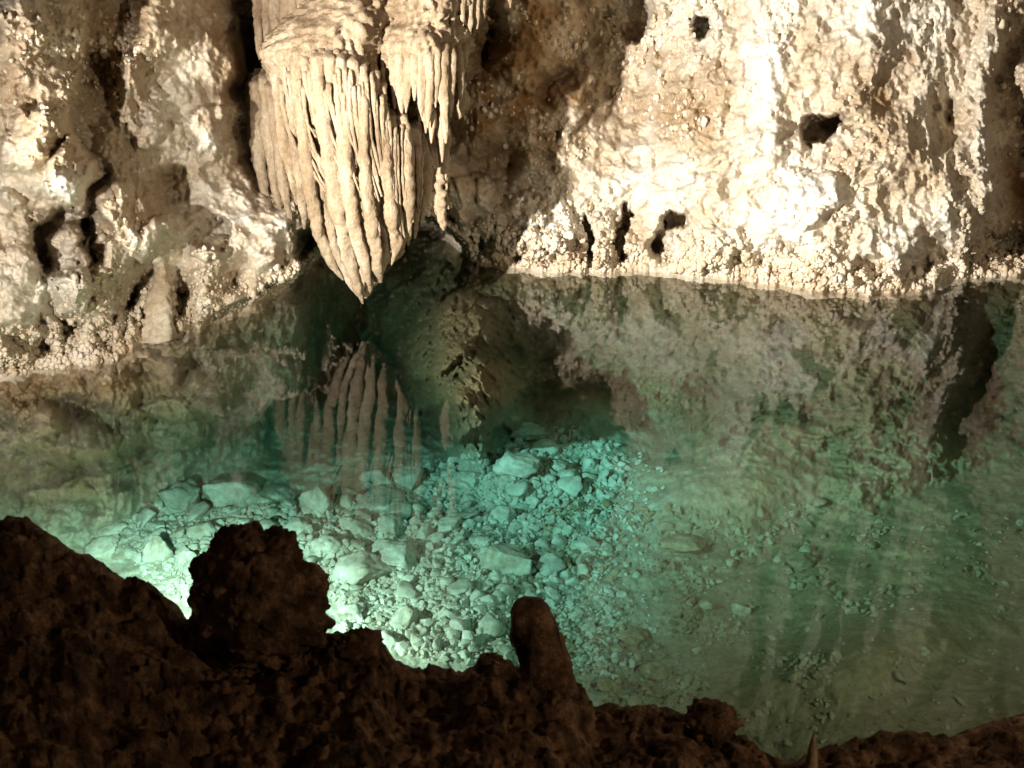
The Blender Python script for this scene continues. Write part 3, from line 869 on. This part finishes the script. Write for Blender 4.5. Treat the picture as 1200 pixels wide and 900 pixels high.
ROCKS = [
    ((207, 584), (36, 24), "broad pale slab at the left end of the rubble, left of a dark hollow", "slab"),
    ((262, 577), (38, 20), "long rounded slab lying against the broad pale slab", "slab"),
    ((186, 646), (19, 22), "upright bright block standing left of the black boulder", "block"),
    ((214, 658), (15, 19), "round white rock touching the left side of the black boulder", "rock"),
    ((122, 641), (24, 16), "white wedge of rock just above the left bank's crest", "rock"),
    ((124, 622), (28, 8), "thin flat stone above the white wedge by the left wall", "stone"),
    ((238, 622), (21, 18), "lumpy white rock above the black boulder's left shoulder", "rock"),
    ((155, 606), (11, 9), "small pale stone left of the broad slab", "stone"),
    ((372, 588), (20, 27), "tilted angular teal slab above the black boulder's right shoulder", "slab"),
    ((348, 618), (22, 12), "pale stone half behind the black boulder's top", "stone"),
    ((478, 562), (22, 17), "flat three sided teal slab below the curtain's reflection", "slab"),
    ((550, 563), (26, 12), "long smooth teal stone right of the three sided slab", "stone"),
    ((604, 548), (27, 17), "broad teal mound of rock below the underwater cave", "boulder"),
    ((617, 506), (24, 15), "dim block highest in the rubble by the underwater cave", "block"),
    ((652, 547), (15, 14), "squarish teal rock at the rubble's upper right", "rock"),
    ((690, 547), (10, 13), "thin upright stone farthest right along the rubble's top", "stone"),
    ((426, 668), (36, 27), "large smooth cream boulder beside the black boulder", "boulder"),
    ((468, 655), (32, 18), "cream boulder leaning on the large smooth one", "boulder"),
    ((381, 640), (19, 14), "bright oval rock right of the black boulder's top", "rock"),
    ((593, 656), (36, 24), "big rough grey boulder in the middle of the rubble", "boulder"),
    ((526, 617), (17, 13), "rounded pale rock in the middle of the upper rubble", "rock"),
    ((440, 592), (38, 11), "long low ledge stone under the curtain's reflection", "ledge"),
    ((405, 616), (12, 12), "small knobbly rock below the long ledge stone", "rock"),
    ((476, 725), (19, 18), "grey boulder in gravel near the bank's notch", "boulder"),
    ((412, 716), (18, 11), "flat cream rock between the black boulder and the grey one", "rock"),
    ((455, 620), (22, 14), "pale blocky rock under the long ledge stone", "block"),
    ((645, 692), (9, 9), "little white stone up and right of the stalagmite's top", "stone"),
    ((590, 605), (16, 14), "round teal rock above the big rough boulder", "rock"),
    ((540, 690), (16, 9), "flat stone left of the stalagmite's top", "stone"),
    ((771, 790), (19, 12), "pale blunt stone on the silty slope right of the stalagmite", "stone"),
    ((712, 806), (13, 10), "rounded pale stone just right of the stalagmite's foot", "stone"),
    ((745, 747), (20, 9), "flat half buried slab on the silty slope", "slab"),
    ((806, 640), (30, 10), "long low olive rock along the upper silty slope", "rock"),
    ((940, 658), (20, 11), "smooth olive stone farthest right on the silty slope", "stone"),
    ((857, 660), (10, 7), "small stone between the long olive rock and the smooth one", "stone"),
    ((690, 735), (11, 8), "grey stone near the stalagmite's upper right", "stone"),
    ((870, 716), (14, 8), "half sunk olive stone in the middle of the silty slope", "stone"),
]
hx = np.array([r[0][0] for r in ROCKS], float)
hy = np.array([r[0][1] for r in ROCKS], float)
HB = shell(hx, hy + np.array([r[1][1] for r in ROCKS]) * 0.55)[0]
for k, ((px, py), (rw, rh), lab, cat) in enumerate(ROCKS):
    me = rock_mesh("rock", 4, 100 + k, cuts=11, rough=0.10)
    rw, rh = rw * 0.9, rh * 0.86
    Pw = HB[k]
    s = px_size(Pw)
    nm = {'slab': 'stone_slab', 'block': 'stone_block', 'boulder': 'pool_boulder', 'ledge': 'ledge_stone', 'stone': 'pool_stone', 'rock': 'pool_rock'}[cat]
    o = link(nm, me, M['silted'] if px > 700 else M['rubble'])
    hgt = rh * s * 1.12
    o.location = (Pw[0], Pw[1] + rw * s * 0.4, Pw[2] + hgt * 0.42)
    o.scale = (rw * s * 1.15, rw * s * 0.95, hgt)
    o.rotation_euler = (random.uniform(-.2, .2), random.uniform(-.2, .2), random.uniform(-.5, .5))
    tag(o, lab, {'ledge': 'rock'}.get(cat, cat))

# many look-alike rocks
protos = [rock_mesh("rubble_rock", 3, 300 + k, cuts=12, rough=0.09) for k in range(12)]
protos_s = [p.copy() for p in protos]
poly = [(120, 625), (165, 590), (230, 600), (330, 590), (400, 575), (470, 545), (560, 530), (640, 500), (700, 535), (705, 600), (680, 660), (690, 720), (680, 790), (560, 775), (470, 770), (395, 745), (350, 640), (235, 640), (205, 715), (150, 670)]


def inside(x, y, poly):
    c = False
    for i in range(len(poly)):
        x1, y1 = poly[i]
        x2, y2 = poly[i - 1]
        if (y1 > y) != (y2 > y) and x < (x2 - x1) * (y - y1) / (y2 - y1) + x1:
            c = not c
    return c


pts = []
while len(pts) < 255:
    x, y = random.uniform(110, 710), random.uniform(500, 790)
    if inside(x, y, poly):
        pts.append((x, y, 4.5 + min(14, random.expovariate(1 / 4.2)), 0))
while len(pts) < 298:
    x, y = random.uniform(690, 1010), random.uniform(600, 820)
    if y > 600 + 0.25 * (x - 690) * 0.2:
        pts.append((x, y, 3.5 + min(9, random.expovariate(1 / 2.6)), 1))
A = np.array(pts)
PB = shell(A[:, 0], A[:, 1])[0]
SHORT = ["broad pale slab", "long rounded slab", "upright bright block", "round white rock", "white wedge", "thin flat stone by the left wall", "lumpy white rock",
         "small stone left of the broad slab", "tilted teal slab", "stone half behind the black boulder", "three sided teal slab", "long smooth teal stone", "broad teal mound",
         "dim block by the cave", "squarish teal rock", "thin upright stone", "large smooth cream boulder", "leaning cream boulder", "bright oval rock", "big rough grey boulder",
         "rounded pale rock", "long low ledge stone", "knobbly rock below the ledge stone", "grey boulder in the gravel", "flat cream rock", "pale blocky rock",
         "little white stone", "round teal rock", "flat stone by the stalagmite", "pale blunt stone", "rounded pale stone at the stalagmite's foot", "flat half buried slab",
         "long low olive rock", "smooth olive stone", "small stone beside the olive rock", "grey stone by the stalagmite", "half sunk olive stone"]
GR = [("pale rock lying loose in the bright rubble on the pool floor", "loose rocks in the bright rubble"),
      ("olive pebble rock scattered over the silty slope on the right", "rocks scattered on the silty slope")]
for k, (x, y, r, g) in enumerate(pts):
    p_ = (protos_s if g else protos)[k % 12]
    o = link("scattered_rock" if g else "rubble_rock", p_, M['silted'] if g else M['rubble'])
    s = px_size(PB[k])
    o.location = PB[k] + np.array([0, 0, r * s * 0.25])
    o.scale = (r * s * random.uniform(.8, 1.2), r * s * random.uniform(.8, 1.2), r * s * random.uniform(.5, .85))
    o.rotation_euler = (random.uniform(-.4, .4), random.uniform(-.4, .4), random.uniform(0, 6.28))
    j = int(np.argmin((hx - x) ** 2 + ((hy - y) * 1.3) ** 2))
    dx, dy = x - hx[j], (y - hy[j]) * 1.3
    way = ("right of" if dx > 0 else "left of") if abs(dx) > abs(dy) else ("in front of" if dy > 0 else "behind")
    size = ("tiny" if r < 4.6 else "small") if g else ("small" if r < 6.5 else "fist sized" if r < 9 else "larger")
    tag(o, f"{size} {'olive' if g else 'pale'} loose rock {way} the {SHORT[j]}", "rock", GR[g][1])

# gravel
n = 17000
gx, gy = RNG.uniform(100, 810, n), RNG.uniform(500, 800, n)
edge = 12 + 30 * RNG.random(n) ** 2 * (RNG.random(n) < 0.6)                  # the rubble thins out past its edge
kp = np.array([inside(a - e, b, poly) or inside(a - e * 2.2, b - e * 0.3, poly) for a, b, e in zip(gx, gy, edge)])
gx, gy = gx[kp], gy[kp]
n2 = 15000
gx2, gy2 = RNG.uniform(640, 1200, n2), RNG.uniform(590, 880, n2)
dens = perlin(np.stack([gx2 / 70, gy2 / 40, gy2 * 0], -1)) + 0.25 - (gx2 - 700) / 900
k2 = RNG.random(n2) < dens.clip(0.03, 1)
for nm, X_, Y_, mt, lo, hi, lab in (("pool_gravel", gx, gy, M['rubble'], 1.5, 5.6, "pale gravel filling the rubble on the pool floor"),
                                    ("silty_gravel", gx2[k2], gy2[k2], M['silted'], 1.3, 5.4, "fine olive gravel on the silty slope of the pool")):
    PG = shell(X_, Y_)[0]
    sz = px_size(PG) * (lo + RNG.exponential((hi - lo) / 2.2, len(PG))).clip(lo, hi * 1.6)
    S = np.stack([sz * RNG.uniform(0.8, 1.3, len(sz)), sz, sz * RNG.uniform(0.5, 0.9, len(sz))], -1)
    g_ = scatter_mesh(nm, PG + np.array([0, 0, 0.2]) * sz[:, None], S, RNG.uniform(0, 6.28, len(sz)), (np.stack([rock_verts(2, 900 + q) for q in range(16)]), ICO[2][1]), mt, 0.03, smooth=False, tilt=0.5)
    tag(g_, lab, "gravel")

bpy.context.view_layer.update()
